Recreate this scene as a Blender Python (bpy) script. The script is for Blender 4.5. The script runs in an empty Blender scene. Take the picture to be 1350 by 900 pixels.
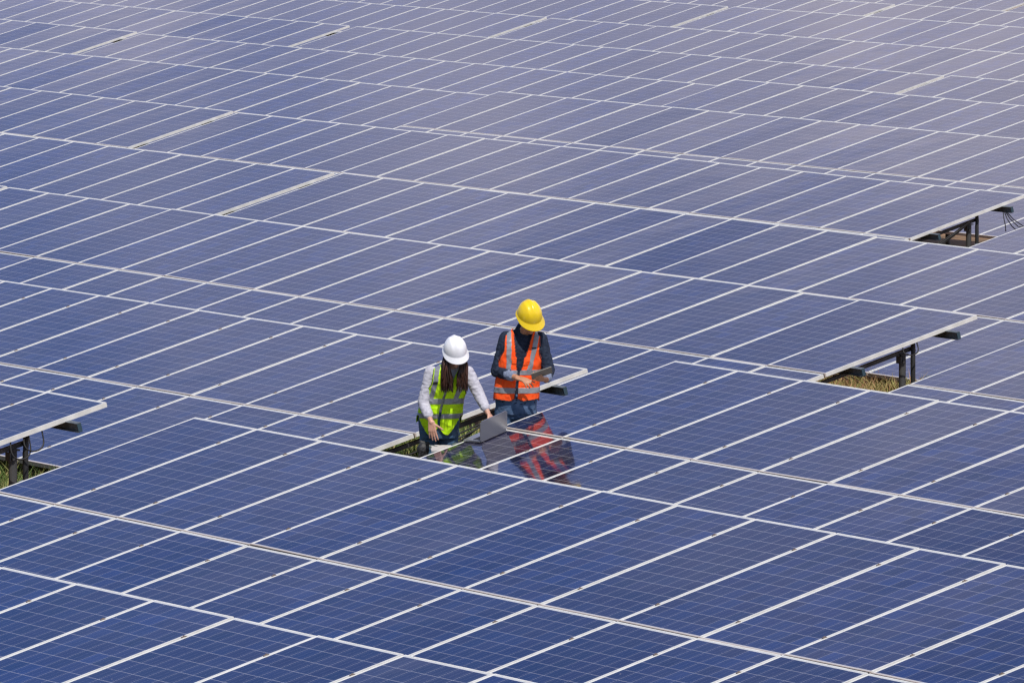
import bpy, bmesh, math, random
from mathutils import Vector, Matrix, noise, Euler
random.seed(7)
scn = bpy.context.scene
COL = scn.collection
R_ = math.radians
OFF = Vector((53.6, -34.5, 7.68))          # world origin = ground between the two people
TILT = R_(14.6156)
PX, PW, PL, VL = 1.01, 0.992, 1.956, 1.968

# ------------------------------------------------------------------ materials
def mat(name, color=(.5, .5, .5), rough=.5, metal=0., spec=.5):
    m = bpy.data.materials.new(name); m.use_nodes = True
    b = m.node_tree.nodes['Principled BSDF']
    b.inputs['Base Color'].default_value = (*color, 1)
    b.inputs['Roughness'].default_value = rough
    b.inputs['Metallic'].default_value = metal
    b.inputs['Specular IOR Level'].default_value = spec
    return m
class NT:
    def __init__(s, m): s.t = m.node_tree; s.n = s.t.nodes; s.l = s.t.links
    def node(s, kind, **kw):
        n = s.n.new(kind)
        for k, v in kw.items(): setattr(n, k, v)
        return n
    def link(s, a, b): s.l.new(a, b)
    def math(s, op, a, b=None, c=None):
        n = s.n.new('ShaderNodeMath'); n.operation = op
        for i, v in enumerate((a, b, c)):
            if v is None: continue
            if isinstance(v, (int, float)): n.inputs[i].default_value = v
            else: s.l.new(v, n.inputs[i])
        return n.outputs[0]
    def mix(s, f, a, b):
        n = s.n.new('ShaderNodeMix'); n.data_type = 'RGBA'
        for sock, v in ((n.inputs[0], f), (n.inputs[6], a), (n.inputs[7], b)):
            if isinstance(v, (int, float)): sock.default_value = v
            elif isinstance(v, tuple): sock.default_value = (*v, 1) if len(v) == 3 else v
            else: s.l.new(v, sock)
        return n.outputs[2]
    def ramp(s, f, stops):
        n = s.n.new('ShaderNodeValToRGB'); e = n.color_ramp.elements
        while len(e) > 2: e.remove(e[-1])
        for i, (p, c) in enumerate(stops):
            el = e[i] if i < 2 else e.new(p)
            el.position = p; el.color = (*c, 1) if len(c) == 3 else c
        s.l.new(f, n.inputs[0]); return n.outputs[0]
def noise_color(m, c1, c2, scale=5., detail=4., stretch=(1, 1, 1), bump=0., coord='Object', lo=.35, hi=.65):
    t = NT(m); b = m.node_tree.nodes['Principled BSDF']
    tc = t.node('ShaderNodeTexCoord'); mp = t.node('ShaderNodeMapping')
    t.link(tc.outputs[coord], mp.inputs[0]); mp.inputs['Scale'].default_value = stretch
    nz = t.node('ShaderNodeTexNoise'); nz.inputs['Scale'].default_value = scale; nz.inputs['Detail'].default_value = detail
    t.link(mp.outputs[0], nz.inputs[0])
    t.link(t.ramp(nz.outputs[0], [(lo, c1), (hi, c2)]), b.inputs['Base Color'])
    if bump:
        bp = t.node('ShaderNodeBump'); bp.inputs['Strength'].default_value = bump; bp.inputs['Distance'].default_value = .01
        t.link(nz.outputs[0], bp.inputs['Height']); t.link(bp.outputs[0], b.inputs['Normal'])
    return m

def cell_material():
    m = mat('blue_solar_cells_under_glass', rough=.06); t = NT(m); b = m.node_tree.nodes['Principled BSDF']
    b.inputs['IOR'].default_value = 2.55
    tc = t.node('ShaderNodeTexCoord'); sep = t.node('ShaderNodeSeparateXYZ'); t.link(tc.outputs['Object'], sep.inputs[0])
    X, Y = sep.outputs[0], sep.outputs[1]
    cx, cy = .1590, .1588            # cell pitch
    u = t.math('ADD', t.math('DIVIDE', X, cx), 3.); v = t.math('ADD', t.math('DIVIDE', Y, cy), 6.)
    def edge(w, hw):                 # 1 close to integer values of w
        f = t.math('FRACT', w); d = t.math('MINIMUM', f, t.math('SUBTRACT', 1., f))
        return t.math('LESS_THAN', d, hw)
    gap = t.math('MAXIMUM', edge(u, .0125), edge(v, .0135))
    inside = t.math('MULTIPLY', t.math('MULTIPLY', t.math('GREATER_THAN', u, .012), t.math('LESS_THAN', u, 5.988)),
                    t.math('MULTIPLY', t.math('GREATER_THAN', v, .012), t.math('LESS_THAN', v, 11.988)))
    white = t.math('MAXIMUM', gap, t.math('SUBTRACT', 1., inside))
    # three silver busbars along the panel in each cell
    bus = edge(t.math('ADD', t.math('MULTIPLY', u, 3.), .5), .0155)
    # cell colour: crystal noise, each cell and each panel its own tone
    wn = t.node('ShaderNodeTexWhiteNoise', noise_dimensions='4D'); oi = t.node('ShaderNodeObjectInfo')
    cmb = t.node('ShaderNodeCombineXYZ'); t.link(t.math('FLOOR', u), cmb.inputs[0]); t.link(t.math('FLOOR', v), cmb.inputs[1])
    t.link(cmb.outputs[0], wn.inputs['Vector']); t.link(t.math('MULTIPLY', oi.outputs['Random'], 91.), wn.inputs['W'])
    nz = t.node('ShaderNodeTexNoise', noise_dimensions='4D'); nz.inputs['Scale'].default_value = 18.; nz.inputs['Detail'].default_value = 3.
    t.link(tc.outputs['Object'], nz.inputs['Vector']); t.link(t.math('MULTIPLY', oi.outputs['Random'], 50.), nz.inputs['W'])
    st = t.node('ShaderNodeTexNoise', noise_dimensions='4D'); st.inputs['Scale'].default_value = 1.; st.inputs['Detail'].default_value = 2.
    mpz = t.node('ShaderNodeMapping'); mpz.inputs['Scale'].default_value = (26., 1.6, 1.); t.link(tc.outputs['Object'], mpz.inputs[0]); t.link(mpz.outputs[0], st.inputs['Vector']); t.link(t.math('MULTIPLY', oi.outputs['Random'], 64.), st.inputs['W'])
    tone = t.math('ADD', t.math('ADD', t.math('MULTIPLY', wn.outputs[0], .34), t.math('MULTIPLY', nz.outputs[0], .3)), t.math('MULTIPLY', st.outputs[0], .35))
    c = t.ramp(tone, [(.25, (.001, .004, .020)), (.72, (.011, .027, .125))])
    c = t.mix(t.math('MULTIPLY', oi.outputs['Random'], .75), c, (.008, .009, .026))
    c = t.mix(t.math('MULTIPLY', t.math('FRACT', t.math('MULTIPLY', wn.outputs[0], 7.3)), .6), c, (.015, .009, .030))
    c = t.mix(t.math('MULTIPLY', bus, .75), c, (.22, .23, .30))
    c = t.mix(t.math('MULTIPLY', white, .92), c, (.36, .35, .38))
    outer = t.math('SUBTRACT', 1., inside)
    c = t.mix(outer, c, (.72, .71, .67))
    # dust: film everywhere, thicker along the lower edge
    nd = t.node('ShaderNodeTexNoise', noise_dimensions='4D'); nd.inputs['Scale'].default_value = 2.2; nd.inputs['Detail'].default_value = 5.
    t.link(tc.outputs['Object'], nd.inputs['Vector']); t.link(t.math('MULTIPLY', oi.outputs['Random'], 33.), nd.inputs['W'])
    low = t.node('ShaderNodeMapRange'); low.inputs[1].default_value = -.94; low.inputs[2].default_value = -.973; t.link(Y, low.inputs[0])
    film = t.math('ADD', t.math('MULTIPLY', nd.outputs[0], .035), t.math('MULTIPLY', low.outputs[0], .6))
    c = t.mix(film, c, (.42, .33, .26))
    sp = t.node('ShaderNodeTexNoise', noise_dimensions='4D'); sp.inputs['Scale'].default_value = 30.; sp.inputs['Detail'].default_value = 1.
    t.link(tc.outputs['Object'], sp.inputs['Vector']); t.link(t.math('MULTIPLY', oi.outputs['Random'], 71.), sp.inputs['W'])
    spot = t.math('GREATER_THAN', sp.outputs[0], .80)
    c = t.mix(t.math('MULTIPLY', spot, .6), c, (.5, .45, .4))
    t.link(c, b.inputs['Base Color'])
    rr = t.math('ADD', .060, t.math('MULTIPLY', film, .15)); t.link(rr, b.inputs['Roughness'])
    # the glass is never quite flat
    wv = t.node('ShaderNodeTexNoise', noise_dimensions='4D'); wv.inputs['Scale'].default_value = 1.6; wv.inputs['Detail'].default_value = 1.
    t.link(tc.outputs['Object'], wv.inputs['Vector']); t.link(t.math('MULTIPLY', oi.outputs['Random'], 20.), wv.inputs['W'])
    bp = t.node('ShaderNodeBump'); bp.inputs['Strength'].default_value = .12; bp.inputs['Distance'].default_value = .02
    t.link(wv.outputs[0], bp.inputs['Height']); t.link(bp.outputs[0], b.inputs['Normal'])
    return m
M_CELL = cell_material()
def frame_material():
    m = mat('dusty_aluminium', (.7, .7, .71), .5, .0, .5); t = NT(m); b = m.node_tree.nodes['Principled BSDF']
    tc = t.node('ShaderNodeTexCoord'); sep = t.node('ShaderNodeSeparateXYZ'); t.link(tc.outputs['Object'], sep.inputs[0])
    nz = t.node('ShaderNodeTexNoise'); nz.inputs['Scale'].default_value = 9.; nz.inputs['Detail'].default_value = 4.
    t.link(tc.outputs['Object'], nz.inputs[0])
    base = t.ramp(nz.outputs[0], [(.35, (.64, .63, .60)), (.6, (.76, .75, .72))])
    low = t.node('ShaderNodeMapRange'); low.inputs[1].default_value = -.955; low.inputs[2].default_value = -.968; t.link(sep.outputs[1], low.inputs[0])
    c = t.mix(t.math('MULTIPLY', low.outputs[0], .8), base, (.36, .27, .21))
    t.link(c, b.inputs['Base Color']); return m
M_FRAME = frame_material()
M_BACK = mat('white_backsheet', (.72, .72, .72), .6)
M_STEEL = noise_color(mat('galvanised_steel', rough=.5, metal=.35), (.10, .12, .13), (.20, .22, .24), 14., bump=.05)
M_POST = noise_color(mat('dark_weathered_steel', rough=.6, metal=.2), (.035, .035, .037), (.09, .09, .09), 10., stretch=(1, 1, .3))
M_BLACK = mat('black_rubber', (.015, .015, .016), .55)
M_CLAMP = noise_color(mat('rusty_clamp', rough=.7), (.10, .075, .06), (.26, .21, .18), 60.)
M_BLUEPLUG = mat('blue_end_cap', (.03, .065, .09), .5)
M_SOIL = noise_color(mat('red_brown_soil', rough=.95), (.13, .085, .045), (.30, .17, .085), 1.3, 8., bump=.6)
def grass_material(name, cols):
    m = mat(name, rough=.7); t = NT(m); b = m.node_tree.nodes['Principled BSDF']
    g = t.node('ShaderNodeNewGeometry')
    t.link(t.ramp(g.outputs['Random Per Island'], cols), b.inputs['Base Color'])
    return m
M_GRASS = grass_material('green_grass_blades', [(0., (.05, .10, .015)), (.55, (.10, .17, .03)), (.7, (.26, .26, .07)), (1., (.42, .34, .14))])
M_DRY = grass_material('dry_grass_blades', [(0., (.16, .17, .04)), (.4, (.34, .30, .09)), (.7, (.42, .26, .12)), (1., (.40, .17, .09))])

# ------------------------------------------------------------------ helpers
def link(name, me, parent=None, loc=(0, 0, 0), rot=(0, 0, 0)):
    o = bpy.data.objects.new(name, me); COL.objects.link(o)
    if parent: o.parent = parent
    o.location = loc; o.rotation_euler = rot
    return o
def tag(o, label=None, cat=None, group=None, kind=None):
    if label: o['label'] = label
    if cat: o['category'] = cat
    if group: o['group'] = group
    if kind: o['kind'] = kind
    return o
def finish(bm, name, mats, smooth=False):
    me = bpy.data.meshes.new(name); bm.normal_update(); bm.to_mesh(me); bm.free()
    for m in (mats if isinstance(mats, (list, tuple)) else [mats]): me.materials.append(m)
    if smooth:
        for p in me.polygons: p.use_smooth = True
    return me
def box(bm, a, b, mi=0):
    x0, y0, z0 = a; x1, y1, z1 = b
    v = [bm.verts.new(p) for p in ((x0, y0, z0), (x1, y0, z0), (x1, y1, z0), (x0, y1, z0), (x0, y0, z1), (x1, y0, z1), (x1, y1, z1), (x0, y1, z1))]
    for f in ((3, 2, 1, 0), (4, 5, 6, 7), (0, 1, 5, 4), (1, 2, 6, 5), (2, 3, 7, 6), (3, 0, 4, 7)):
        bm.faces.new([v[i] for i in f]).material_index = mi
def tube(bm, pts, rad, n=8, mi=0):
    """round tube through points; rad a number or a list"""
    pts = [Vector(p) for p in pts]; rs = rad if isinstance(rad, (list, tuple)) else [rad] * len(pts)
    rings = []; up = Vector((0, 0, 1))
    for i, p in enumerate(pts):
        d = (pts[min(i + 1, len(pts) - 1)] - pts[max(i - 1, 0)]).normalized()
        a = d.cross(up if abs(d.z) < .95 else Vector((1, 0, 0))).normalized(); c = a.cross(d)
        rings.append([bm.verts.new(p + (a * math.cos(k * 2 * math.pi / n) + c * math.sin(k * 2 * math.pi / n)) * rs[i]) for k in range(n)])
    for r0, r1 in zip(rings, rings[1:]):
        for k in range(n): bm.faces.new((r0[k], r1[k], r1[(k + 1) % n], r0[(k + 1) % n])).material_index = mi
    bm.faces.new(rings[0]).material_index = mi; bm.faces.new(rings[-1][::-1]).material_index = mi
def channel(bm, x0, x1, w=.045, h=.08, t=.004, mi=0):
    """C-shaped purlin along x, open towards -y, its top face at z=0"""
    prof = [(-w / 2, 0), (w / 2, 0), (w / 2, -h), (-w / 2, -h), (-w / 2, -h + t), (w / 2 - t, -h + t), (w / 2 - t, -t), (-w / 2, -t)]
    a = [bm.verts.new((x0, y, z)) for y, z in prof]; b = [bm.verts.new((x1, y, z)) for y, z in prof]
    n = len(prof)
    for k in range(n): bm.faces.new((a[k], a[(k + 1) % n], b[(k + 1) % n], b[k])).material_index = mi
    bm.faces.new(a[::-1]); bm.faces.new(b)

# ------------------------------------------------------------------ terrain
def row_top(Y): return -6.07 - .0248 * (min(max(Y, -40), 115) - 22.7)
def ground_z(X, Y):                    # in survey coordinates (before OFF)
    z = row_top(Y) - 1.62
    z += .08 * noise.noise(Vector((X * .35, Y * .35, 0))) + .03 * noise.noise(Vector((X * 1.7, Y * 1.7, 3)))
    for cx, cy, h, s in ((-53.6, 34.55, .31, 1.05), (-57.0, 39.6, .34, .8)):
        z += h * math.exp(-((X - cx) ** 2 + (Y - cy) ** 2) / (2 * s * s))
    return z
def build_ground():
    def axis(a, b, step, far):
        v = []; x = a
        while x <= b: v.append(x); x += step
        lo = [a - s for s in far][::-1]; hi = [v[-1] + s for s in far]
        return lo + v + hi
    far = [4, 12, 30, 70, 160, 400, 1000, 2500]
    xs = axis(-62, -46, .35, []); xs = axis(-170, -63, 3.0, [])[:-1] + xs + [x for x in axis(-45, 10, 3.0, [])]
    xs = [xs[0] - f for f in far][::-1] + xs + [xs[-1] + f for f in far]
    ys = axis(-10, 26, 3.0, []) + axis(28, 46, .35, []) + axis(48, 125, 3.0, [])
    ys = [ys[0] - f for f in far][::-1] + ys + [ys[-1] + f for f in far]
    bm = bmesh.new(); g = [[bm.verts.new(Vector((x, y, ground_z(x, y))) + OFF) for y in ys] for x in xs]
    for i in range(len(xs) - 1):
        for j in range(len(ys) - 1): bm.faces.new((g[i][j], g[i + 1][j], g[i + 1][j + 1], g[i][j + 1]))
    tag(link('ground', finish(bm, 'ground', M_SOIL, True)), kind='structure')
build_ground()

def blades(name, material, patches, label):
    bm = bmesh.new()
    for X0, X1, Y0, Y1, n, h0, h1 in patches:
        for k in range(n):
            x = random.uniform(X0, X1); y = random.uniform(Y0, Y1)
            d = noise.noise(Vector((x * 1.6, y * 1.6, 9)))
            if d < random.uniform(-.5, .1): continue
            p = Vector((x, y, ground_z(x, y) - .02)) + OFF
            h = random.uniform(h0, h1) * (1 + .5 * d); a = random.uniform(0, 2 * math.pi); w = random.uniform(.005, .011)
            side = Vector((math.cos(a), math.sin(a), 0)) * w
            lean = Vector((random.gauss(0, .30), random.gauss(0, .30), 0)) * h
            q = p + lean * .35 + Vector((0, 0, h * .6)); r = p + lean + Vector((0, 0, h * random.uniform(.75, 1)))
            v = [bm.verts.new(s) for s in (p - side, p + side, q + side * .8, q - side * .8, r)]
            bm.faces.new((v[0], v[1], v[2], v[3])); bm.faces.new((v[3], v[2], v[4]))
    tag(link(name, finish(bm, name, material)), label, 'grass', kind='stuff')
blades('grass', M_GRASS, [(-62.0, -54.6, 35.2, 38.3, 34000, .26, .52), (-61.5, -53.0, 29.4, 33.2, 24000, .22, .46), (-57.5, -51.5, 31.5, 36, 9000, .12, .34), (-55.3, -54.3, 33.7, 35.5, 2600, .30, .50)],
       'green weedy grass growing under and between the panel tables')
blades('dry_grass', M_DRY, [(-64.5, -58.6, 42.9, 46.0, 34000, .26, .44), (-80, -76, 57, 60.5, 5000, .1, .3)],
       'dry yellow and reddish grass heaped in the gap beside the right-hand table end')

# ------------------------------------------------------------------ panel meshes
def frame_mesh():
    bm = bmesh.new(); w, l, t, d = PW / 2, PL / 2, .011, .040
    box(bm, (-w, -l, -d), (-w + t, l, 0)); box(bm, (w - t, -l, -d), (w, l, 0))
    box(bm, (-w + t, -l, -d), (w - t, -l + t, 0)); box(bm, (-w + t, l - t, -d), (w - t, l, 0))
    v = [bm.verts.new(p) for p in ((-w + t, -l + t, -.008), (-w + t, l - t, -.008), (w - t, l - t, -.008), (w - t, -l + t, -.008))]
    bm.faces.new(v).material_index = 1
    return finish(bm, 'panel_frame', [M_FRAME, M_BACK])
def glass_mesh():
    bm = bmesh.new(); w, l = PW / 2 - .011, PL / 2 - .011
    v = [bm.verts.new(p) for p in ((-w, -l, -.0015), (w, -l, -.0015), (w, l, -.0015), (-w, l, -.0015))]
    bm.faces.new(v); return finish(bm, 'glass', M_CELL)
def clamp_mesh():
    bm = bmesh.new(); box(bm, (-.012, -.016, -.004), (.012, .016, .004)); tube(bm, [(0, 0, .003), (0, 0, .010)], .006, 6)
    return finish(bm, 'clamp', M_CLAMP)
ME_FRAME, ME_GLASS, ME_CLAMP = frame_mesh(), glass_mesh(), clamp_mesh()
def post_mesh(h, tag_):
    bm = bmesh.new()
    tube(bm, [(0, 0, 0), (0, 0, h)], .036, 14)
    box(bm, (-.045, -.045, h - .006), (.045, .045, h + .008)); box(bm, (-.04, -.05, h - .09), (.04, -.037, h - .015))
    tube(bm, [(-.055, -.02, h - .07), (.055, -.02, h - .07)], .014, 8)
    tube(bm, [(0, 0, h * .55), (0, 0, h * .55 + .02)], .040, 14)
    return finish(bm, tag_, M_POST, False)

def slope_pos(v, depth=0.):            # point on the table's slope: v metres down from the top edge, depth below the glass
    return (-v * math.cos(TILT) - depth * math.sin(TILT) * -1 * -1, -v * math.sin(TILT) - depth * math.cos(TILT))

def in_view(X, Y, Z, margin):
    P = Vector((X, Y, Z)); d = P.dot(Vector((-.83465018, .54229414, -.09631275)))
    u = 675 + 9331.2 * P.dot(Vector((.54475022, .83859782, .00094296))) / d; v = 450 - 9331.2 * P.dot(Vector((-.08127902, .05167935, .99535067))) / d
    return -margin < u < 1350 + margin and -margin * .5 < v < 900 + margin
def table(label, x0, Y, z0, sx, i0, i1, near=False, end_cables=False):
    """x0,Y,z0: top corner of column 0; columns i0..i1-1 are built"""
    vis = [i for i in range(i0, i1) if any(in_view(x0 + (i + .5) * PX, Y - q * .968, z0 - q * .252, 260) for q in (0, 1., 2., 3.8))]
    if not vis: return None
    ends = (vis[0] == i0, vis[-1] == i1 - 1); i0, i1 = vis[0], vis[-1] + 1
    root = link('solar_panel_table', None, None, Vector((x0, Y, z0)) + OFF, (0, -math.atan(sx), 0))
    root.empty_display_size = .5
    tag(root, label, 'solar panels', 'long tilted tables of blue solar panels')
    zt = z0                                             # children in root space, root is at the top edge; keep simple
    for i in range(i0, i1):
        for r in range(2):
            yc, zc = slope_pos(r * VL + PL / 2)
            jit = (TILT + random.gauss(0, .0018), random.gauss(0, .0022), random.gauss(0, .0006))
            p = link('solar_panel', ME_FRAME, root, ((i + .5) * PX, yc, zc + random.uniform(-.0015, .0015)), jit)
            link('glass', ME_GLASS, p)
            if near:
                for vy in (.60, -.62):
                    if i > i0: link('clamp', ME_CLAMP, p, (-PX / 2, vy + random.uniform(-.02, .02), 0))
    xa, xb = i0 * PX, i1 * PX
    for v in (.38, 1.60, 2.35, 3.57):
        bm = bmesh.new(); channel(bm, xa - (.16 if ends[0] else 0), xb + (.18 if ends[1] else 0))
        y, z = slope_pos(v, .041)
        r = link('rail', finish(bm, 'rail', M_STEEL), root, (0, y, z), (TILT, 0, 0))
        if near or end_cables:
            for xe in ([xb + .18] if ends[1] else []):
                bm = bmesh.new(); box(bm, (xe + .001, -.017, -.074), (xe + .006, .021, -.006)); link('end_cap', finish(bm, 'end_cap', M_BLUEPLUG), r)
    x = xb - .16
    k = 0
    while x > xa:
        bm = bmesh.new(); box(bm, (-.02, -3.2, -.036), (.02, -.70, 0))
        y, z = slope_pos(0, .123); link('rafter', finish(bm, 'rafter', M_POST), root, (x, y, z), (TILT, 0, 0))
        for v in (.80, 3.0):
            y, z = slope_pos(v, .172); zg = ground_z(x0 + x, Y + y) - z0 - .1 - sx * x
            link('post', post_mesh(z - zg, 'post'), root, (x, y, zg))
        if k == 0 and end_cables:
            y, z = slope_pos(.80, .20); zg = z - 1.2
            bm = bmesh.new(); tube(bm, [(x + .02, y + .12, z + .14), (x + .045, y + .11, z + .07), (x + .06, y + .095, z), (x + .07, y + .09, z - .25), (x + .05, y + .08, zg)], .025, 10)
            link('conduit', finish(bm, 'conduit', M_BLACK, True), root)
        k += 1; x -= 6.6
    return root

def cables(root, x, specs):
    """thin black leads hanging below the end of a table"""
    for v0, v1, sag, dx in specs:
        y0, z0 = slope_pos(v0, .10); y1, z1 = slope_pos(v1, .10); pts = []
        for k in range(11):
            t = k / 10; pts.append((x + dx, y0 + (y1 - y0) * t, z0 + (z1 - z0) * t - sag * 4 * t * (1 - t)))
        bm = bmesh.new(); tube(bm, pts, .008, 6); link('cable', finish(bm, 'cable', M_BLACK, True), root)
def loop_cable(root, x, v, drop):
    y, z = slope_pos(v, .040); bm = bmesh.new(); pts = []
    for k in range(15):
        t = k / 14; pts.append((x + .05 * math.sin(t * 3.1), y - .17 * t + .04 * math.sin(t * 6.2), z - .17 * t * math.tan(TILT) - (drop + .05) * math.sin(t * math.pi) ** .8 if 0 < k < 14 else z - .17 * t * math.tan(TILT)))
    tube(bm, pts, .007, 6)
    link('cable', finish(bm, 'cable', M_BLACK, True), root)

# rows from the nearest to the farthest: label, x0, Y, z0, sx, first column, last column
TABLES = {}
def T(key, *a, **k):
    r = table(*a, **k)
    if r: TABLES[key] = r
T('10', 'nearest table of blue solar panels, filling the bottom left corner', -41.259, 22.745, -6.065, .003, -6, 14, near=True)
T('9R', 'widest foreground table of blue panels, its left corner just below the left grass gap', -50.128, 29.447, -6.252, -.001, 0, 20, near=True)
T('9L', 'blue panel table at left edge, bare end on black post above green grass', -71.787, 29.447, -6.257, 0., 0, 20, near=True, end_cables=True)
T('8R', 'panel table with the open laptop on it, mirroring the orange vest', -52.874, 36.121, -6.369, -.001, 0, 20, near=True)
T('8L', 'blue panel table from the left edge to its bare end behind both workers', -74.505, 36.119, -6.582, .001, 0, 20, near=True, end_cables=True)
T('6C', 'panel table whose bare right end stands on a dark post over dry grass', -77.525, 42.868, -6.620, -.001, 0, 20, end_cables=True)
T('6L', 'sliver of panel table at left edge, left of the one ending over dry grass', -97.78, 42.868, -6.616, 0., 0, 20)
T('6R', 'panel table at right edge just beyond the dry grass gap', -55.909, 42.868, -6.618, 0., 0, 20)
T('5C', 'panel table starting at the nearest white bare end on the left, reaching the right edge', -80.304, 49.495, -6.869, -.001, 0, 20)
T('5L', 'panel table at left edge ending in the nearest white bare end on the left', -100.765, 49.508, -6.861, -.001, 0, 20)
T('4C', 'panel table ending at upper right above the brown gap with hanging wires', -94.348, 56.236, -7.056, .001, 0, 20, end_cables=True)
T('4L', 'panel table at left edge ending in the second nearest white bare end', -114.68, 56.213, -7.023, -.001, 0, 20)
T('4R', 'panel table at right edge just past the brown gap with hanging wires', -73.0, 56.23, -7.105, 0., 0, 20)
T('3R', 'grey-lilac panel table with raised left corner and long pale double seam below', -97.244, 62.930, -7.098, .003, 0, 20)
T('3L', 'deep blue table at upper left, meeting the raised grey-lilac table at its right', -117.73, 62.936, -7.152, -.001, 0, 20)
T('2C', 'long far table from the small top left white end to the stepped-up blue corner', -120.538, 69.641, -7.385, 0., 0, 20)
T('2L', 'short piece of far table at left edge ending in the small top left white end', -140.89, 69.614, -7.317, -.002, 0, 20)
T('2R', 'far table at upper right starting with bluer panels at its stepped-up left corner', -100.057, 69.605, -7.252, -.001, 0, 20)
T('1C', 'far table from the white end left of top centre to the upper right one', -123.350, 76.350, -7.552, 0., 0, 20)
T('1L', 'far table from the top left corner to the white end left of top centre', -143.799, 76.325, -7.527, -.001, 0, 20)
T('1R', 'far table at right edge, right of the broad upper right white end', -102.898, 76.318, -7.534, -.001, 0, 20)
T('0C', 'very far table at the top edge ending in the thin white end at top centre', -146.60, 83.004, -7.674, 0., 0, 20)
T('0L', 'scrap of very far table at the top edge above the top left corner tables', -167.20, 83.004, -7.660, 0., 0, 20)
T('0R', 'very far table from the thin white end at top centre to the right edge', -126.232, 82.998, -7.688, .002, 0, 20)
T('-1R', 'very far table right of the second last white end along the top edge', -129.028, 89.712, -7.734, .001, 0, 20)
T('-1L', 'very far table along the top edge ending in the second last white end', -149.469, 89.710, -7.745, 0., 0, 20)
T('-2L', 'farthest but one table, cut by top edge, ending near the top right', -152.371, 96.41, -7.989, 0., 0, 20)
T('-2R', 'farthest table piece in the top right corner of the photo', -131.90, 96.41, -7.968, 0., 0, 20)
T('-3L', 'hairline of the last table row just above the top right tables', -155.4, 103.10, -8.06, 0., 0, 20)
T('-3R', 'last table row continuing past the top right corner', -135.0, 103.10, -8.06, 0., 0, 20)
for key, v, d in (('9L', .75, .13), ('9L', .62, .10), ('8L', .8, .09), ('8L', .66, .12), ('6C', .75, .06)):
    loop_cable(TABLES[key], 20 * PX - .035, v, d)
cables(TABLES['8L'], 20 * PX - .05, [(.6, 3.6, .10, .0), (.7, 3.7, .16, .02), (.5, 3.5, .22, .0), (.9, 3.6, .28, -.03), (1.0, 3.8, .34, .0)])
cables(TABLES['4C'], 20 * PX - .06, [(.9, 3.2, .20, .0), (.9, 3.3, .23, .02), (.85, 3.3, .26, .01)])
for k in range(4):                         # loose ends hanging from the rail
    y, z = slope_pos(.38, .122); bm = bmesh.new(); xs = 20 * PX + .03 + .03 * k
    tube(bm, [(xs, y, z), (xs + .03 + .04 * k, y - .01, z - .08), (xs + .05 + .08 * k, y + .02 * k, z - .17), (xs + .06 + .12 * k, y + .05 * k, z - .25 + .03 * k)], .007, 6)
    link('cable', finish(bm, 'cable', M_BLACK, True), TABLES['4C'])

# ------------------------------------------------------------------ people
CAM_R = Vector((.5447502, .8385978, 0)).normalized()
RZ = math.atan2(CAM_R.y, CAM_R.x)                    # a figure's local +x is the camera's right, local -y faces the camera

def capsule(bm, a, b, ra, rb, n=14, sq=(1, 1)):
    a, b = Vector(a), Vector(b); d = (b - a); L = d.length
    if L < 1e-6: d = Vector((0, 0, 1)); L = 1e-6
    d = d.normalized(); s = d.cross(Vector((0, 1, 0)) if abs(d.y) < .9 else Vector((1, 0, 0))).normalized(); c = d.cross(s)
    prof = []
    for k in range(1, 5): t = k / 5 * math.pi / 2; prof.append((-math.cos(t) * ra, math.sin(t) * ra))
    for k in range(0, 5): f = k / 4; prof.append((L * f, ra + (rb - ra) * f))
    for k in range(1, 5): t = k / 5 * math.pi / 2; prof.append((L + math.sin(t) * rb, math.cos(t) * rb))
    rings = [[bm.verts.new(a + d * h + (s * math.cos(j * 2 * math.pi / n) * sq[0] + c * math.sin(j * 2 * math.pi / n) * sq[1]) * r) for j in range(n)] for h, r in prof]
    p0 = bm.verts.new(a - d * ra); p1 = bm.verts.new(b + d * rb)
    for r0, r1 in zip(rings, rings[1:]):
        for j in range(n): bm.faces.new((r0[j], r0[(j + 1) % n], r1[(j + 1) % n], r1[j]))
    for j in range(n): bm.faces.new((p0, rings[0][(j + 1) % n], rings[0][j])); bm.faces.new((p1, rings[-1][j], rings[-1][(j + 1) % n]))
def ellipsoid(bm, c, r, rot=None, n=20):
    res = bmesh.ops.create_uvsphere(bm, u_segments=n, v_segments=n // 2 + 2, radius=1.)
    m = Matrix.Translation(Vector(c)) @ (rot.to_matrix().to_4x4() if rot else Matrix()) @ Matrix.Diagonal((*r, 1))
    bmesh.ops.transform(bm, matrix=m, verts=res['verts'])
def fuse(bm, name, material, voxel=.007, smooth=4, wrinkle=None, parent=None, flip=False):
    """join overlapping closed pieces into one continuous skin"""
    bmesh.ops.recalc_face_normals(bm, faces=bm.faces)
    me = bpy.data.meshes.new(name); bm.to_mesh(me); bm.free()
    o = bpy.data.objects.new('tmp', me); COL.objects.link(o)
    md = o.modifiers.new('r', 'REMESH'); md.mode = 'VOXEL'; md.voxel_size = voxel; md.use_smooth_shade = True
    if smooth: sm = o.modifiers.new('s', 'SMOOTH'); sm.iterations = smooth; sm.factor = .5
    dg = bpy.context.evaluated_depsgraph_get(); dg.update()
    out = bpy.data.meshes.new_from_object(o.evaluated_get(dg)); bpy.data.objects.remove(o); out.name = name
    out.materials.clear(); out.materials.append(material)
    if wrinkle:
        ns = [v.normal.copy() for v in out.vertices]
        for v, nn in zip(out.vertices, ns): v.co += nn * wrinkle(v.co)
    for p in out.polygons: p.use_smooth = True
    return link(name, out, parent)

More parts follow.
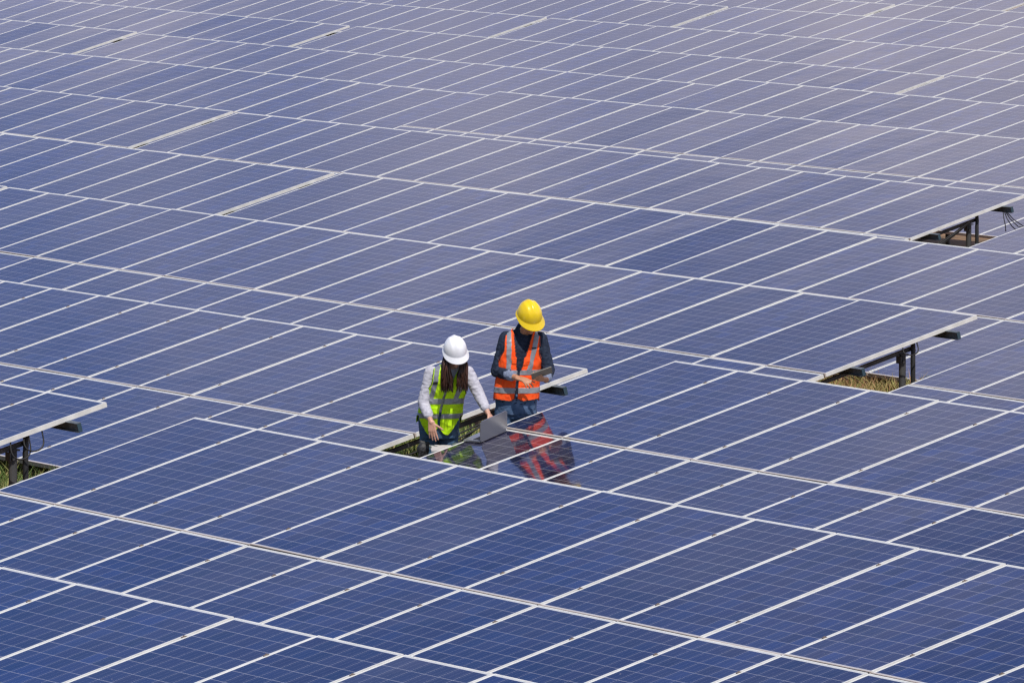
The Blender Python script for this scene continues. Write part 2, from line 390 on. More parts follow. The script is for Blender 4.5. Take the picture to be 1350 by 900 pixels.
def torso_at(rings, z):
    for a, b in zip(rings, rings[1:]):
        if a[0] <= z <= b[0]:
            t = (z - a[0]) / (b[0] - a[0]); t = t * t * (3 - 2 * t) * .4 + t * .6
            return [a[k] + (b[k] - a[k]) * t for k in range(1, 5)]
    return list((rings[0] if z < rings[0][0] else rings[-1])[1:])
def torso_pt(rings, a, z, off=0.):
    cx, cy, rx, ry = torso_at(rings, z); e = 2 / 2.5; s, c = math.sin(a), math.cos(a)
    return Vector((cx + (rx + off) * math.copysign(abs(s) ** e, s), cy - (ry + off) * math.copysign(abs(c) ** e, c), z))
def torso_solid(bm, rings, off, z0, z1, nz=40, na=36):
    g = []
    for k in range(nz + 1):
        z = z0 + (z1 - z0) * k / nz
        g.append([bm.verts.new(torso_pt(rings, j * 2 * math.pi / na, z, off)) for j in range(na)])
    for r0, r1 in zip(g, g[1:]):
        for j in range(na): bm.faces.new((r0[j], r0[(j + 1) % na], r1[(j + 1) % na], r1[j]))
    bm.faces.new(g[0][::-1]); bm.faces.new(g[-1])
def shell(rings, off, keep, z0, z1, nz, na, thick, wr, name, material, parent, front_only=False):
    """garment sheet: the part of the torso surface that keep(dx, z, front) accepts, given a thickness"""
    bm = bmesh.new(); g = []
    for k in range(nz + 1):
        z = z0 + (z1 - z0) * k / nz; row = []
        for j in range(na):
            a = j * 2 * math.pi / na; p = torso_pt(rings, a, z, off)
            n = Vector((math.sin(a), -math.cos(a), .0)); p += n * wr(p)
            row.append(bm.verts.new(p))
        g.append(row)
    for k in range(nz):
        zc = z0 + (z1 - z0) * (k + .5) / nz; cx = torso_at(rings, zc)[0]
        for j in range(na):
            a = (j + .5) * 2 * math.pi / na; p = torso_pt(rings, a, zc, off)
            if keep(p.x - cx, zc, math.cos(a) > 0): bm.faces.new((g[k][j], g[k][(j + 1) % na], g[k + 1][(j + 1) % na], g[k + 1][j]))
    for v in [v for v in bm.verts if not v.link_faces]: bm.verts.remove(v)
    bmesh.ops.smooth_vert(bm, verts=[v for v in bm.verts if v.is_boundary], factor=.5, use_axis_x=True, use_axis_y=True, use_axis_z=True)
    bmesh.ops.recalc_face_normals(bm, faces=bm.faces)
    bmesh.ops.solidify(bm, geom=bm.faces[:] + bm.verts[:] + bm.edges[:], thickness=-thick)
    bmesh.ops.recalc_face_normals(bm, faces=bm.faces)
    return link(name, finish(bm, name, material, True), parent)

def hand(bm, wrist, direction, palm_normal, curls, thumb_side, s=1.0, spread=.10, tcurl=.5):
    """palm, four unequal fingers and a thumb; curls in radians per joint for index..little; palm_normal points out of the palm"""
    w = Vector(wrist); d = Vector(direction).normalized(); n = Vector(palm_normal); n = (n - d * n.dot(d)).normalized(); side = d.cross(n) * thumb_side
    PLn = .085 * s
    for k in range(4):
        o = side * (.030 - .020 * k) * s
        capsule(bm, w + o * .6, w + d * PLn * (1 - .05 * abs(k - 1)) + o, .015 * s, .0115 * s, 8)
    lens = ((.040, .025, .02), (.044, .028, .021), (.041, .026, .02), (.033, .02, .018))
    for k in range(4):
        p = w + d * PLn * (1 - .05 * abs(k - 1)) + side * (.030 - .020 * k) * s
        fd = (d + side * (spread * (1.5 - k) * .6)).normalized(); ang = curls[k]; r = (.0098 - .0006 * (k == 3)) * s
        for L in lens[k]:
            fd = (fd * math.cos(ang) + n * math.sin(ang)).normalized(); nn = (n - fd * n.dot(fd)).normalized()
            q = p + fd * L * s; capsule(bm, p, q, r, r * .9, 8); p = q; r *= .92; n_save = n; ang = curls[k]
            # keep bending in the same plane
            if L != lens[k][-1]: pass
    t0 = w + d * .022 * s + side * .026 * s; td = (d * .55 + side * .75 + n * .25).normalized(); r = .0125 * s
    for L in (.036, .03, .026):
        q = t0 + td * L * s; capsule(bm, t0, q, r, r * .9, 8); t0 = q; r *= .9
        td = (td * math.cos(tcurl) + (d * .6 + n * .8 - side * .3).normalized() * math.sin(tcurl)).normalized()

def head(bm, c, rot, s=1.0):
    """skull, jaw, nose, lips, ears and brows; face towards local -y before rot"""
    m = rot.to_matrix(); c = Vector(c)
    def P(x, y, z): return c + m @ Vector((x, y, z)) * s
    ellipsoid(bm, P(0, .01, .02), (.076 * s, .095 * s, .105 * s), rot)
    ellipsoid(bm, P(0, -.025, -.055), (.056 * s, .062 * s, .065 * s), rot)
    ellipsoid(bm, P(0, -.062, -.098), (.024 * s, .020 * s, .018 * s), rot, 12)
    capsule(bm, P(0, -.083, .012), P(0, -.108, -.025), .008 * s, .013 * s, 8)
    for q in (-1, 1):
        ellipsoid(bm, P(.014 * q, -.098, -.028), (.009 * s, .009 * s, .008 * s), rot, 10)
        capsule(bm, P(.014 * q, -.087, .022), P(.046 * q, -.078, .022), .009 * s, .008 * s, 8)
        ellipsoid(bm, P(.078 * q, .012, -.005), (.010 * s, .018 * s, .032 * s), rot, 12)
        ellipsoid(bm, P(.040 * q, -.062, -.022), (.022 * s, .024 * s, .024 * s), rot, 12)
    capsule(bm, P(-.018, -.084, -.058), P(.018, -.084, -.058), .0075 * s, .0075 * s, 8)
    capsule(bm, P(-.015, -.082, -.069), P(.015, -.082, -.069), .008 * s, .008 * s, 8)

def hard_hat(material, parent, c, rot, s=1.0):
    bm = bmesh.new(); na, nk = 64, 18; m = rot.to_matrix(); c = Vector(c)
    def dome(a, t):                                 # t 0 rim .. 1 crown; a=0 front
        rx, ry, h = .112, .136, .150
        x, y = math.sin(a), -math.cos(a); e = (1 - t ** 2.3) ** .5 if t < 1 else 0
        z = h * t
        p = Vector((x * rx * e, y * ry * e, z))
        ridge = math.exp(-(p.x / .018) ** 4) * .007 + math.exp(-((abs(p.x) - .055) / .008) ** 2) * .005
        if t > .3: p.z += ridge * min(1, (t - .3) * 3); p *= 1 + ridge * .2
        return p
    rings = []
    def rim(a, k):                                  # brim outward of the shell
        f = max(0., math.cos(a)); w = .012 + .050 * f ** 1.6; p = dome(a, 0); d = Vector((p.x, p.y, 0)).normalized()
        return [p + d * w * .98 + Vector((0, 0, -.006 - .016 * f)), p + d * w + Vector((0, 0, -.010 - .018 * f)), p + d * w * .9 + Vector((0, 0, -.013 - .017 * f)), p * .985 + Vector((0, 0, -.006))][k]
    for k in (3, 2, 1, 0): rings.append([rim(j * 2 * math.pi / na, k) for j in range(na)])
    rings.append([dome(j * 2 * math.pi / na, 0) + Vector((0, 0, .001)) for j in range(na)])
    for k in range(1, nk): rings.append([dome(j * 2 * math.pi / na, math.sin(k / nk * math.pi / 2)) for j in range(na)])
    vr = [[bm.verts.new(c + m @ p * s) for p in r] for r in rings]; top = bm.verts.new(c + m @ (dome(0, .9999) * 1) * s)
    for r0, r1 in zip(vr, vr[1:]):
        for j in range(na): bm.faces.new((r0[j], r0[(j + 1) % na], r1[(j + 1) % na], r1[j]))
    for j in range(na): bm.faces.new((vr[-1][j], vr[-1][(j + 1) % na], top))
    bmesh.ops.recalc_face_normals(bm, faces=bm.faces)
    return link('hard_hat', finish(bm, 'hard_hat', material, True), parent)

M_SKIN_M = noise_color(mat('brown_skin', rough=.5), (.42, .20, .11), (.52, .27, .16), 30.)
M_SKIN_W = noise_color(mat('tan_skin', rough=.5), (.50, .27, .19), (.60, .34, .25), 30.)
for m in (M_SKIN_M, M_SKIN_W): m.node_tree.nodes['Principled BSDF'].inputs['Subsurface Weight'].default_value = .1
def fabric(name, c1, c2, rough=.85, sc=40.): return noise_color(mat(name, rough=rough, spec=.2), c1, c2, sc, 3., bump=.15)
M_NAVY = fabric('navy_denim_shirt', (.012, .018, .036), (.026, .036, .062))
M_CUFF = fabric('pale_cuff', (.16, .19, .28), (.24, .28, .38))
M_LILAC = fabric('pale_lilac_shirt', (.44, .43, .50), (.55, .54, .61))
M_JEANS = fabric('blue_jeans', (.06, .11, .21), (.11, .17, .29), sc=16.)
M_JEANS2 = fabric('dark_blue_jeans', (.05, .10, .18), (.09, .16, .25), sc=16.)
M_ORANGE = fabric('hi_vis_orange', (1., .085, .012), (1., .13, .025))
M_LIME = fabric('hi_vis_lime', (.52, .86, .01), (.60, .95, .02))
M_SILVER = mat('reflective_grey_tape', (.27, .28, .31), .4, .05)
M_TRIM = mat('black_binding', (.02, .02, .025), .6)
M_YHAT = mat('yellow_plastic', (.86, .60, .015), .28)
M_WHAT = mat('white_plastic', (.84, .84, .88), .28)
M_HAIR_W = noise_color(mat('dark_brown_hair', rough=.38), (.018, .008, .005), (.075, .027, .015), 60., stretch=(1, 1, .1))
M_HAIR_M = mat('black_hair', (.008, .007, .007), .5)
M_SHOE = mat('brown_leather_boot', (.09, .05, .03), .6)
M_BAG = noise_color(mat('black_nylon', rough=.6), (.012, .012, .014), (.04, .04, .045), 50.)

def wr_fn(amp, sc, st=(1, 1, 1), seed=0.):
    def f(p):
        q = Vector((p.x * sc * st[0], p.y * sc * st[1], p.z * sc * st[2] + seed))
        n = noise.noise(q) + .5 * noise.noise(q * 2.1)
        return amp * (1 - abs(n) * 2.2)
    return f

class Fig:
    """places joints of a figure from measured picture offsets: 1 m = s units, x right, z up, d metres towards the viewer"""
    def __init__(s, x0, yg, sc): s.x0, s.yg, s.s = x0, yg, sc
    def __call__(s, px, py, d=0.): return Vector(((px - s.x0) / s.s, -d, (s.yg - py + .0965 * s.s * d) / (.995 * s.s)))

def legs(bm, hipL, hipR, extra, z_end=.06, r=(.092, .062, .05)):
    for q, hip in ((-1, hipL), (1, hipR)):
        knee = Vector((hip.x + .01 * q, hip.y - .015, .47)); ank = Vector((hip.x + .015 * q, hip.y + .02, max(z_end, .06)))
        capsule(bm, hip, knee, r[0] + extra, r[1] + extra, 16); capsule(bm, knee, ank, r[1] + extra, r[2] + extra * 1.2, 16)

def boots(parent, hips):
    for q, hip in ((-1, hips[0]), (1, hips[1])):
        bm = bmesh.new(); x = hip.x + .015 * q; y = hip.y + .02
        capsule(bm, (x, y, .16), (x, y, .06), .058, .055); capsule(bm, (x, y + .03, .045), (x + .02 * q, y - .17, .04), .045, .042, 14, (1.0, 1.0))
        fuse(bm, 'boot', M_SHOE, .008, 2, None, parent)

# ---- man -----------------------------------------------------------------
def build_man():
    F = Fig(686., 664., 144.8)
    gx, gy = -53.60 + .48, 34.92 - .312
    base = Vector((gx, gy, -7.68 + .056)) + OFF
    rings = [  # z, cx, cy, rx, ry
        (.80, -.045, .0, .165, .115), (.95, -.042, .0, .182, .128), (1.08, -.035, -.005, .178, .128), (1.20, -.022, -.01, .172, .122),
        (1.33, -.005, -.012, .185, .128), (1.43, .008, -.010, .200, .128), (1.495, .014, -.005, .198, .112), (1.535, .017, .0, .172, .092),
        (1.560, .018, .004, .130, .076), (1.585, .020, .0, .085, .064), (1.62, .022, -.008, .062, .058)]
    hipL, hipR = Vector((-.135, .0, .86)), Vector((.045, .0, .86))
    hc = F(697, 421, .12); hrot = Euler((R_(33), R_(-6), R_(22)))   # bowed, turned towards the tablet
    neck0 = Vector((.02, .0, 1.56))
    shL, shR = F(664.5, 447, .0), F(714, 448, .02)
    elL, wrL = F(655, 488, .04), F(681, 496.5, .27)
    elR, wrR = F(722, 486, .06), F(719, 499, .26)
    bm = bmesh.new()
    torso_solid(bm, rings, -.014, .82, 1.61); capsule(bm, neck0, hc + Vector((0, .02, -.05)), .058, .054)
    head(bm, hc, hrot, 1.0)
    for sh, el, wr in ((shL, elL, wrL), (shR, elR, wrR)):
        capsule(bm, sh, el, .046, .038); capsule(bm, el, wr, .039, .026)
    hand(bm, wrL + (wrL - elL).normalized() * .01, F(700, 502, .36) - wrL, (.25, .1, -1), (.10, .35, .5, .6), 1, 1.0)
    hand(bm, wrR + Vector((-.004, -.01, .004)), (-.55, -.75, .12), (-.45, .1, 1), (.5, .55, .6, .6), 1, 1.0, tcurl=.25)
    legs(bm, hipL, hipR, -.012)
    man = fuse(bm, 'person', M_SKIN_M, .0055, 2)
    man.location = base; man.rotation_euler = (0, 0, RZ)
    tag(man, 'man in orange safety vest and yellow hard hat looking down at a tablet', 'person')
    # jeans
    bm = bmesh.new(); torso_solid(bm, rings, .004, .84, 1.03, 10); ellipsoid(bm, (-.045, .01, .86), (.178, .13, .12)); legs(bm, hipL, hipR, .012, r=(.088, .066, .056))
    fuse(bm, 'jeans', M_JEANS, .008, 3, wr_fn(.0035, 14., (1, 1, 1.8)), man)
    boots(man, (hipL, hipR))
    # shirt
    bm = bmesh.new(); torso_solid(bm, rings, .002, .93, 1.60)
    for sh, el, wr, f in ((shL, elL, wrL, .62), (shR, elR, wrR, .7)):
        capsule(bm, sh + Vector((.02 if sh is shL else -.02, 0, .01)), el, .066, .055); capsule(bm, el, el.lerp(wr, f), .056, .047)
    capsule(bm, neck0 + Vector((0, .01, -.01)), neck0 + Vector((.004, .0, .045)), .072, .064)
    fuse(bm, 'shirt', M_NAVY, .007, 3, wr_fn(.0048, 13., (1, 1, 1.6), 4.), man)
    for el, wr, f0, f1 in ((elL, wrL, .56, .78), (elR, wrR, .66, .86)):
        bm = bmesh.new(); capsule(bm, el.lerp(wr, f0), el.lerp(wr, f0 + .16), .0485, .0455, 16)
        fuse(bm, 'cuff', M_CUFF, .006, 2, wr_fn(.004, 30.), man)
    # collar: two leaves standing round the neck
    for q in (-1, 1):
        bm = bmesh.new(); pts = []
        for k in range(13):
            a = R_(8 + k * 13.5) * q; nx, ny = math.sin(a), -math.cos(a)
            drop = .045 * max(0, 1 - k / 5); pts.append((Vector((.02 + nx * .070, .0 + ny * .066, 1.565 - drop)), Vector((.022 + nx * .064, -.006 + ny * .06, 1.625 - drop * .8)), Vector((.02 + nx * .086, .0 + ny * .082, 1.575 - drop * 1.25))))
        rows = [[bm.verts.new(p[k]) for p in pts] for k in range(3)]
        for a, b in ((0, 1), (1, 2)):
            for k in range(12): bm.faces.new((rows[a][k], rows[a][k + 1], rows[b][k + 1], rows[b][k]))
        bmesh.ops.recalc_face_normals(bm, faces=bm.faces); bmesh.ops.solidify(bm, geom=bm.faces[:] + bm.verts[:] + bm.edges[:], thickness=.003)
        link('collar', finish(bm, 'collar', M_NAVY, True), man)
    # vest
    wr = wr_fn(.006, 11., (1, 1, .8), 9.)
    def arm(x, z):
        lim = .158 if z > 1.42 else (.158 + (1.42 - z) * .35 if z > 1.27 else 9)
        return abs(x) < lim
    def gap(z): return .010 if z < 1.22 else .010 + (z - 1.22) * .20
    def hem(x, fr): return .955 + (.045 * max(0, (.07 - abs(x)) / .07) ** 2 if fr else 0) + (.02 * min(1, abs(x) / .18) if fr else .0)
    def body(x, z, fr): return z > hem(x, fr) and arm(x, z) and (abs(x) > gap(z) if fr else True) and not (z > 1.565 and abs(x) < .085)
    v = shell(rings, .018, body, .94, 1.60, 190, 260, .004, wr, 'safety_vest', M_ORANGE, man)
    def band(lo, hi): return lambda x, z, fr: body(x, z, fr) and lo < z < hi
    def strap(x, z, fr):
        c = .092 + max(0, z - 1.25) * .10
        return body(x, z, fr) and z > 1.215 and abs(abs(x) - c) < .022
    shell(rings, .0215, band(1.035, 1.085), .94, 1.60, 190, 260, .003, wr, 'reflective_strip', M_SILVER, v)
    shell(rings, .0215, band(1.200, 1.245), .94, 1.60, 190, 260, .003, wr, 'reflective_strip', M_SILVER, v)
    shell(rings, .0218, strap, .94, 1.60, 190, 260, .003, wr, 'reflective_strip', M_SILVER, v)
    def trim(x, z, fr):
        if not body(x, z, fr): return False
        e = .007
        return (fr and abs(x) < gap(z) + e) or z < hem(x, fr) + e or not arm(abs(x) + e, z)
    shell(rings, .0205, trim, .94, 1.60, 190, 260, .004, wr, 'binding', M_TRIM, v)
    for x0, x1, z0, z1 in ((-.115, -.035, 1.10, 1.19), (.035, .115, 1.10, 1.19), (-.075, -.03, 1.30, 1.36), (.03, .085, 1.29, 1.36)):
        shell(rings, .0215, lambda x, z, fr: fr and x0 < x < x1 and z0 < z < z1, .94, 1.60, 190, 260, .004, wr, 'pocket', M_ORANGE, v)
    shell(rings, .0245, lambda x, z, fr: fr and .088 < x < .128 and 1.435 < z < 1.452, .94, 1.60, 190, 260, .003, wr, 'strap_tab', M_TRIM, v)
    # hat and hair
    up = hrot.to_matrix() @ Vector((0, .010, .036))
    bm = bmesh.new(); ellipsoid(bm, hc + hrot.to_matrix() @ Vector((0, .02, .015)), (.082, .092, .098), hrot); ellipsoid(bm, hc + hrot.to_matrix() @ Vector((0, .06, -.03)), (.066, .05, .06), hrot)
    fuse(bm, 'hair', M_HAIR_M, .006, 2, None, man)
    hard_hat(M_YHAT, man, hc + up, hrot, .98)
    # tablet in both hands
    p1, p2 = F(700, 497, .36), F(727, 487.5, .34)
    uy = (p2 - p1).normalized(); ux = Vector((-.08, -.85, .50)); ux = (ux - uy * ux.dot(uy)).normalized(); n = ux.cross(uy); o = (p1 + p2) / 2 + ux * .03
    mw = Matrix.Translation(base) @ Matrix.Rotation(RZ, 4, 'Z')
    t = link('tablet', None); t.location = mw @ o; t.rotation_euler = (Matrix.Rotation(RZ, 3, 'Z') @ Matrix((ux, uy, n)).transposed()).to_euler()
    tag(t, 'grey tablet computer held in both hands by the man in the orange vest', 'tablet')
    bm = bmesh.new(); box(bm, (-.066, -.098, -.004), (.066, .098, .004)); bmesh.ops.bevel(bm, geom=bm.edges[:], offset=.003, segments=2, affect='EDGES')
    link('case', finish(bm, 'case', mat('tan_grey_tablet_back', (.19, .17, .14), .4)), t)
    bm = bmesh.new(); box(bm, (-.060, -.090, .0042), (.060, .090, .0052)); link('screen', finish(bm, 'screen', mat('dark_glass', (.02, .02, .025), .1)), t)
build_man()

# ---- woman ---------------------------------------------------------------
def build_woman():
    F = Fig(590., 673., 146.)
    gx, gy = -53.60 + .22, 34.13 - .143
    base = Vector((gx, gy, -7.68 + .025)) + OFF
    rings = [
        (.62, -.070, .02, .150, .110), (.72, -.078, .02, .170, .125), (.82, -.072, .0, .182, .128), (.92, -.058, -.03, .172, .118),
        (1.02, -.035, -.065, .160, .108), (1.12, -.005, -.10, .165, .115), (1.20, .015, -.125, .178, .115), (1.255, .022, -.14, .176, .098),
        (1.290, .028, -.145, .145, .082), (1.315, .034, -.150, .098, .066), (1.345, .042, -.160, .056, .054)]
    hipL, hipR = Vector((-.155, .03, .76)), Vector((.010, .03, .76))
    hc = F(601, 467, .27); hrot = Euler((R_(28), R_(-4), R_(12)))
    neck0 = Vector((.040, -.155, 1.29))
    shL, shR = F(567, 492, .13), F(620, 493, .13)
    elL, wrL = F(559, 531, .16), F(570, 556, .30)
    elR, wrR = F(633, 522, .18), F(644, 544, .30)
    bm = bmesh.new()
    torso_solid(bm, rings, -.012, .66, 1.33); capsule(bm, neck0, hc + Vector((0, .03, -.05)), .050, .046); head(bm, hc, hrot, .94)
    for sh, el, wr in ((shL, elL, wrL), (shR, elR, wrR)):
        capsule(bm, sh, el, .040, .033); capsule(bm, el, wr, .033, .0225)
    hand(bm, wrL, (.10, -.15, -1), (.35, .95, -.1), (.08, .16, .2, .25), 1, .98, spread=.2, tcurl=.15)
    hand(bm, wrR, F(653, 556, .32) - wrR, (-.6, .2, -.8), (.25, .3, .35, .4), -1, .95)
    legs(bm, hipL, hipR, -.012)
    wo = fuse(bm, 'person', M_SKIN_W, .0055, 2)
    wo.location = base; wo.rotation_euler = (0, 0, RZ)
    tag(wo, 'long-haired woman in lime safety vest and white hard hat leaning over a laptop', 'person')
    bm = bmesh.new(); torso_solid(bm, rings, .004, .66, .92, 10); ellipsoid(bm, (-.072, .03, .76), (.172, .13, .13)); legs(bm, hipL, hipR, .010, r=(.086, .062, .052))
    fuse(bm, 'jeans', M_JEANS2, .008, 3, wr_fn(.0035, 14., (1, 1, 1.8), 2.), wo)
    boots(wo, (hipL, hipR))
    bm = bmesh.new(); torso_solid(bm, rings, .002, .84, 1.33)
    for sh, el, wr, f in ((shL, elL, wrL, .62), (shR, elR, wrR, .66)):
        capsule(bm, sh + Vector((.015 if sh is shL else -.015, 0, .01)), el, .058, .050); capsule(bm, el, el.lerp(wr, f), .050, .043)
    capsule(bm, neck0, neck0 + Vector((.01, -.01, .03)), .062, .056)
    fuse(bm, 'shirt', M_LILAC, .007, 3, wr_fn(.0045, 14., (1, 1, 1.7), 7.), wo)
    wr = wr_fn(.006, 12., (1, 1, .8), 1.)
    def arm(x, z):
        lim = .145 if z > 1.16 else (.145 + (1.16 - z) * .5 if z > 1.05 else 9)
        return abs(x) < lim
    def gap(z): return .006 if z < 1.12 else .006 + (z - 1.12) * .35
    def hem(x, fr): return (.70 + .085 * max(0, (.075 - abs(x)) / .075) ** 2 + .17 * min(1, max(0, abs(x) - .085) / .10) ** 1.3) if fr else .80
    def body(x, z, fr): return z > hem(x, fr) and arm(x, z) and (abs(x) > gap(z) if fr else True) and not (z > 1.285 and abs(x) < .070)
    Z0, Z1, NZ, NA = .68, 1.33, 190, 260
    v = shell(rings, .020, body, Z0, Z1, NZ, NA, .004, wr, 'safety_vest', M_LIME, wo)
    def band(lo, hi): return lambda x, z, fr: body(x, z, fr) and lo < z < hi
    for lo, hi in ((.850, .895), (.985, 1.035)): shell(rings, .0235, band(lo, hi), Z0, Z1, NZ, NA, .003, wr, 'reflective_strip', M_SILVER, v)
    shell(rings, .0238, lambda x, z, fr: body(x, z, fr) and z > 1.0 and abs(abs(x) - .112) < .022, Z0, Z1, NZ, NA, .003, wr, 'reflective_strip', M_SILVER, v)
    def trim(x, z, fr):
        return body(x, z, fr) and (not arm(abs(x) + .006, z))
    shell(rings, .0225, trim, Z0, Z1, NZ, NA, .004, wr, 'binding', M_TRIM, v)
    shell(rings, .0225, lambda x, z, fr: fr and z > .79 and z < 1.24 and gap(z) < abs(x) < gap(z) + .004, Z0, Z1, NZ, NA, .004, wr, 'zip', M_TRIM, v)
    for x0, x1, z0, z1 in ((-.10, -.03, .895, .955), (.03, .10, .895, .955), (.035, .095, 1.05, 1.12)):
        shell(rings, .0240, lambda x, z, fr: fr and x0 < x < x1 and z0 < z < z1, Z0, Z1, NZ, NA, .005, wr, 'pocket', M_LIME, v)
    shell(rings, .0265, lambda x, z, fr: fr and -.134 < x < -.088 and 1.170 < z < 1.192, Z0, Z1, NZ, NA, .003, wr, 'strap_tab', M_TRIM, v)
    # long hair hanging either side of the face
    m3 = hrot.to_matrix(); bm = bmesh.new(); rnd = random.Random(3)
    ellipsoid(bm, hc + m3 @ Vector((0, .018, .012)), (.080, .092, .098), hrot)
    for k in range(340):
        q = -1 if k % 2 else 1; a = rnd.uniform(.1, 1.0); 
        s0 = hc + m3 @ Vector((q * (.052 + .026 * rnd.random()), -.055 + .12 * rnd.random(), .03 * rnd.random()))
        if q < 0: e = F(rnd.uniform(582, 598), rnd.uniform(500, 518), rnd.uniform(.27, .36))
        else: e = F(rnd.uniform(602, 618), rnd.uniform(496, 517), rnd.uniform(.27, .35))
        mid = s0.lerp(e, .45) + Vector((q * .016, -.015, .01)); mid2 = s0.lerp(e, .8) + Vector((rnd.gauss(0, .006), -.006, 0))
        tube(bm, [s0, mid, mid2, e], [.006, .0075, .006, .002], 5)
    link('hair', finish(bm, 'hair', M_HAIR_W, True), wo)
    hard_hat(M_WHAT, wo, hc + m3 @ Vector((0, .010, .028)), hrot, .93)
    # black pouch on her hip
    bm = bmesh.new(); ellipsoid(bm, F(559, 592, .16), (.055, .04, .060)); capsule(bm, F(555, 582, .14), F(566, 584, .14), .014, .014); box(bm, F(553, 601, .19), F(565, 589, .12))
    fuse(bm, 'hip_bag', M_BAG, .007, 2, wr_fn(.004, 30.), wo)
    # clipboard under her right hand
    mw = Matrix.Translation(base) @ Matrix.Rotation(RZ, 4, 'Z')
    cb = link('clipboard', None); cb.location = mw @ F(583, 589.5, .33); cb.rotation_euler = (R_(6), R_(2), RZ + R_(6))
    tag(cb, 'pale clipboard under the pointing hand of the woman in the lime vest', 'clipboard')
    bm = bmesh.new(); box(bm, (-.10, -.12, -.012), (.10, .12, .002)); link('board', finish(bm, 'board', mat('pale_grey_board', (.55, .54, .54), .5)), cb)
    bm = bmesh.new(); box(bm, (-.094, -.114, .0022), (.085, .114, .0035)); link('paper', finish(bm, 'paper', mat('white_paper', (.50, .47, .46), .8)), cb)
    bm = bmesh.new(); box(bm, (-.108, -.03, .0037), (-.09, .03, .012)); link('clip', finish(bm, 'clip', M_STEEL), cb)
build_woman()

# ------------------------------------------------------------------ laptop on the panel
def build_laptop():
    tx, ty, tz = -52.874, 36.121, -6.369
    t = link('laptop', None)
    v, x = 2.185, .235                                  # hinge centre: metres down the slope, metres from the table's left edge
    y, z = slope_pos(v); t.location = Vector((tx + x, ty + y, tz + z + .006)) + OFF
    t.rotation_euler = (Matrix.Rotation(TILT, 3, 'X') @ Matrix.Rotation(R_(9), 3, 'Z')).to_euler()
    tag(t, 'open silver laptop resting on the edge of the solar panel by the woman', 'laptop')
    W, D = .165, .235                                   # half width along the slope, depth of base towards the woman (-x)
    def rounded(bm, x0, x1, y0, y1, z0, z1):
        box(bm, (x0, y0, z0), (x1, y1, z1)); bmesh.ops.bevel(bm, geom=[e for e in bm.edges if abs((e.verts[0].co - e.verts[1].co).z) > (z1 - z0) * .9], offset=.012, segments=4, affect='EDGES')
    silver = mat('silver_laptop_metal', (.45, .45, .48), .32, .75); dark = mat('black_laptop_keys', (.02, .02, .022), .5)
    bm = bmesh.new(); rounded(bm, -D, 0, -W, W, 0, .014); b = link('base', finish(bm, 'base', silver), t)
    bm = bmesh.new()
    for r in range(5):
        for c in range(13): box(bm, (-.045 - r * .019, -.14 + c * .0215, .0142), (-.030 - r * .019, -.122 + c * .0215, .016))
    link('keyboard', finish(bm, 'keyboard', dark), b)
    bm = bmesh.new(); rounded(bm, -.010, .188, -W, W, -.004, .004); bmesh.ops.transform(bm, matrix=Matrix.Translation((.004, 0, .016)) @ Matrix.Rotation(R_(-72), 4, 'Y'), verts=bm.verts)
    l = link('lid', finish(bm, 'lid', silver), t)
    bm = bmesh.new(); box(bm, (.004, -W + .01, .0042), (.180, W - .01, .0052)); bmesh.ops.transform(bm, matrix=Matrix.Translation((.004, 0, .016)) @ Matrix.Rotation(R_(-72), 4, 'Y'), verts=bm.verts)
    link('screen', finish(bm, 'screen', mat('dark_laptop_screen', (.015, .016, .02), .15)), l)
build_laptop()

# ------------------------------------------------------------------ light and sky
SUN_AZ_VEC = Vector((.93, -.36, 0)).normalized(); SUN_EL = R_(58)
sd = Vector((SUN_AZ_VEC.x * math.cos(SUN_EL), SUN_AZ_VEC.y * math.cos(SUN_EL), math.sin(SUN_EL)))
sun = bpy.data.lights.new('sun', 'SUN'); sun.energy = 4.0; sun.angle = R_(.5); sun.color = (1., .95, .88)
so = bpy.data.objects.new('sun', sun); COL.objects.link(so); so.rotation_euler = sd.to_track_quat('Z', 'Y').to_euler(); so.location = (0, 0, 40)

w = bpy.data.worlds.new('World'); scn.world = w; w.use_nodes = True
t = NT(w); bg = t.n['Background']
sky = t.node('ShaderNodeTexSky', sky_type='NISHITA', sun_disc=False)
sky.sun_elevation = SUN_EL; sky.sun_rotation = math.atan2(SUN_AZ_VEC.x, SUN_AZ_VEC.y); sky.dust_density = .6; sky.ozone_density = 2.5
tc = t.node('ShaderNodeTexCoord')
sepd = t.node('ShaderNodeSeparateXYZ'); t.link(tc.outputs['Generated'], sepd.inputs[0])
n1 = t.node('ShaderNodeTexNoise'); n1.inputs['Scale'].default_value = 24.; n1.inputs['Detail'].default_value = 5.; n1.inputs['Roughness'].default_value = .5
mp = t.node('ShaderNodeMapping'); mp.inputs['Location'].default_value = (.9, .45, .3)
t.link(tc.outputs['Generated'], mp.inputs[0]); t.link(mp.outputs[0], n1.inputs[0])
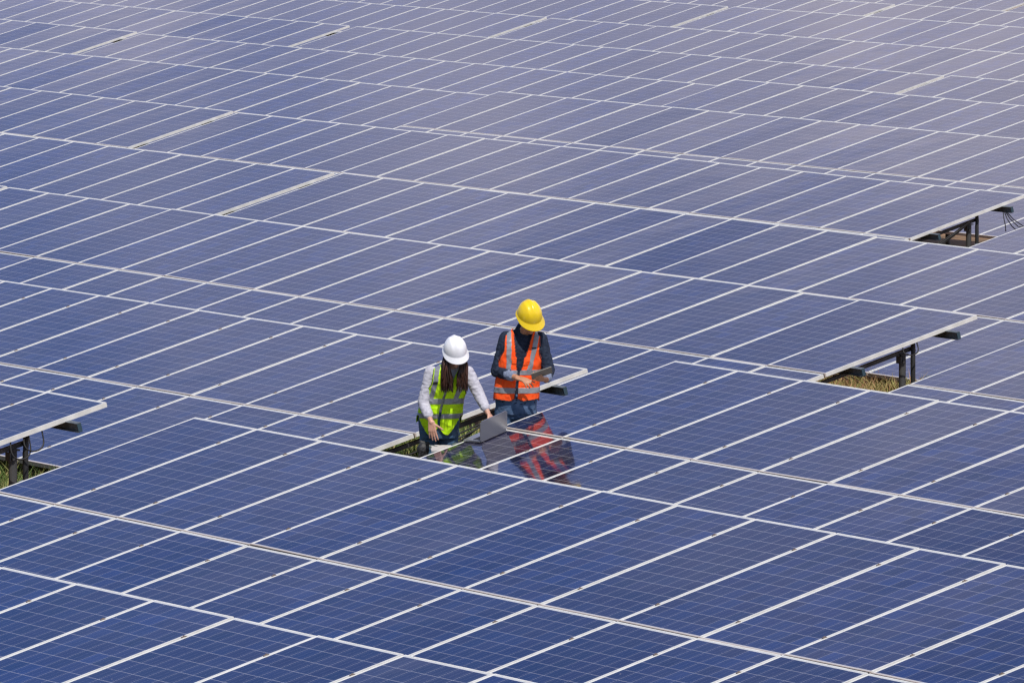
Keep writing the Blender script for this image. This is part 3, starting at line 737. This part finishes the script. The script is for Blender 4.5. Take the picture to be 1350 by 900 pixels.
# a bank of thin pale cloud low in the north-west, dissolving upwards into clear blue
def dot(v):
    n = t.node('ShaderNodeVectorMath', operation='DOT_PRODUCT'); t.link(tc.outputs['Generated'], n.inputs[0]); n.inputs[1].default_value = v; return n.outputs['Value']
low_ = t.math('MULTIPLY', dot((-.081, .531, -.844)), 10.4); side = t.math('MULTIPLY', dot((.545, .732, .409)), 13.9)
mask = t.math('ADD', t.math("ADD", .43, t.math("MULTIPLY", low_, .66)), t.math('MULTIPLY', side, .12))
mask = t.math('ADD', mask, t.math('MULTIPLY', t.math('SUBTRACT', n1.outputs[0], .5), 1.05))
mask = t.math('MINIMUM', t.math('MAXIMUM', mask, 0.), 1.)
mask = t.math('POWER', mask, 1.6)
deep = t.node('ShaderNodeMix', data_type='RGBA', blend_type='MULTIPLY'); t.link(t.math('MINIMUM', t.math('MAXIMUM', t.math('MULTIPLY', t.math('SUBTRACT', dot((-.835, .426, .349)), .45), 3.), 0.), 1.), deep.inputs[0]); t.link(sky.outputs[0], deep.inputs[6]); deep.inputs[7].default_value = (.54, .80, 1.36, 1)
col = t.mix(mask, deep.outputs[2], (9.2, 8.75, 10.6))
t.link(col, bg.inputs[0]); bg.inputs[1].default_value = .09

# ------------------------------------------------------------------ camera
cd = bpy.data.cameras.new('camera'); cam = bpy.data.objects.new('camera', cd); COL.objects.link(cam)
Fv = Vector((-.83465018, .54229414, -.09631275)); Rv = Vector((.54475022, .83859782, .00094296)); Uv = Vector((-.08127902, .05167935, .99535067))
cam.matrix_world = Matrix(((Rv.x, Uv.x, -Fv.x, OFF.x), (Rv.y, Uv.y, -Fv.y, OFF.y), (Rv.z, Uv.z, -Fv.z, OFF.z), (0, 0, 0, 1)))
cd.sensor_width = 36.; cd.lens = 9331.234 * 36. / 1350.; cd.clip_start = 1.; cd.clip_end = 6000.
cd.dof.use_dof = True; cd.dof.focus_distance = 63.5; cd.dof.aperture_fstop = 36.
scn.cycles.filter_width = 1.4
scn.camera = cam
scn.view_settings.view_transform = 'Standard'; scn.view_settings.look = 'None'; scn.view_settings.exposure = 0.; scn.view_settings.gamma = 1.
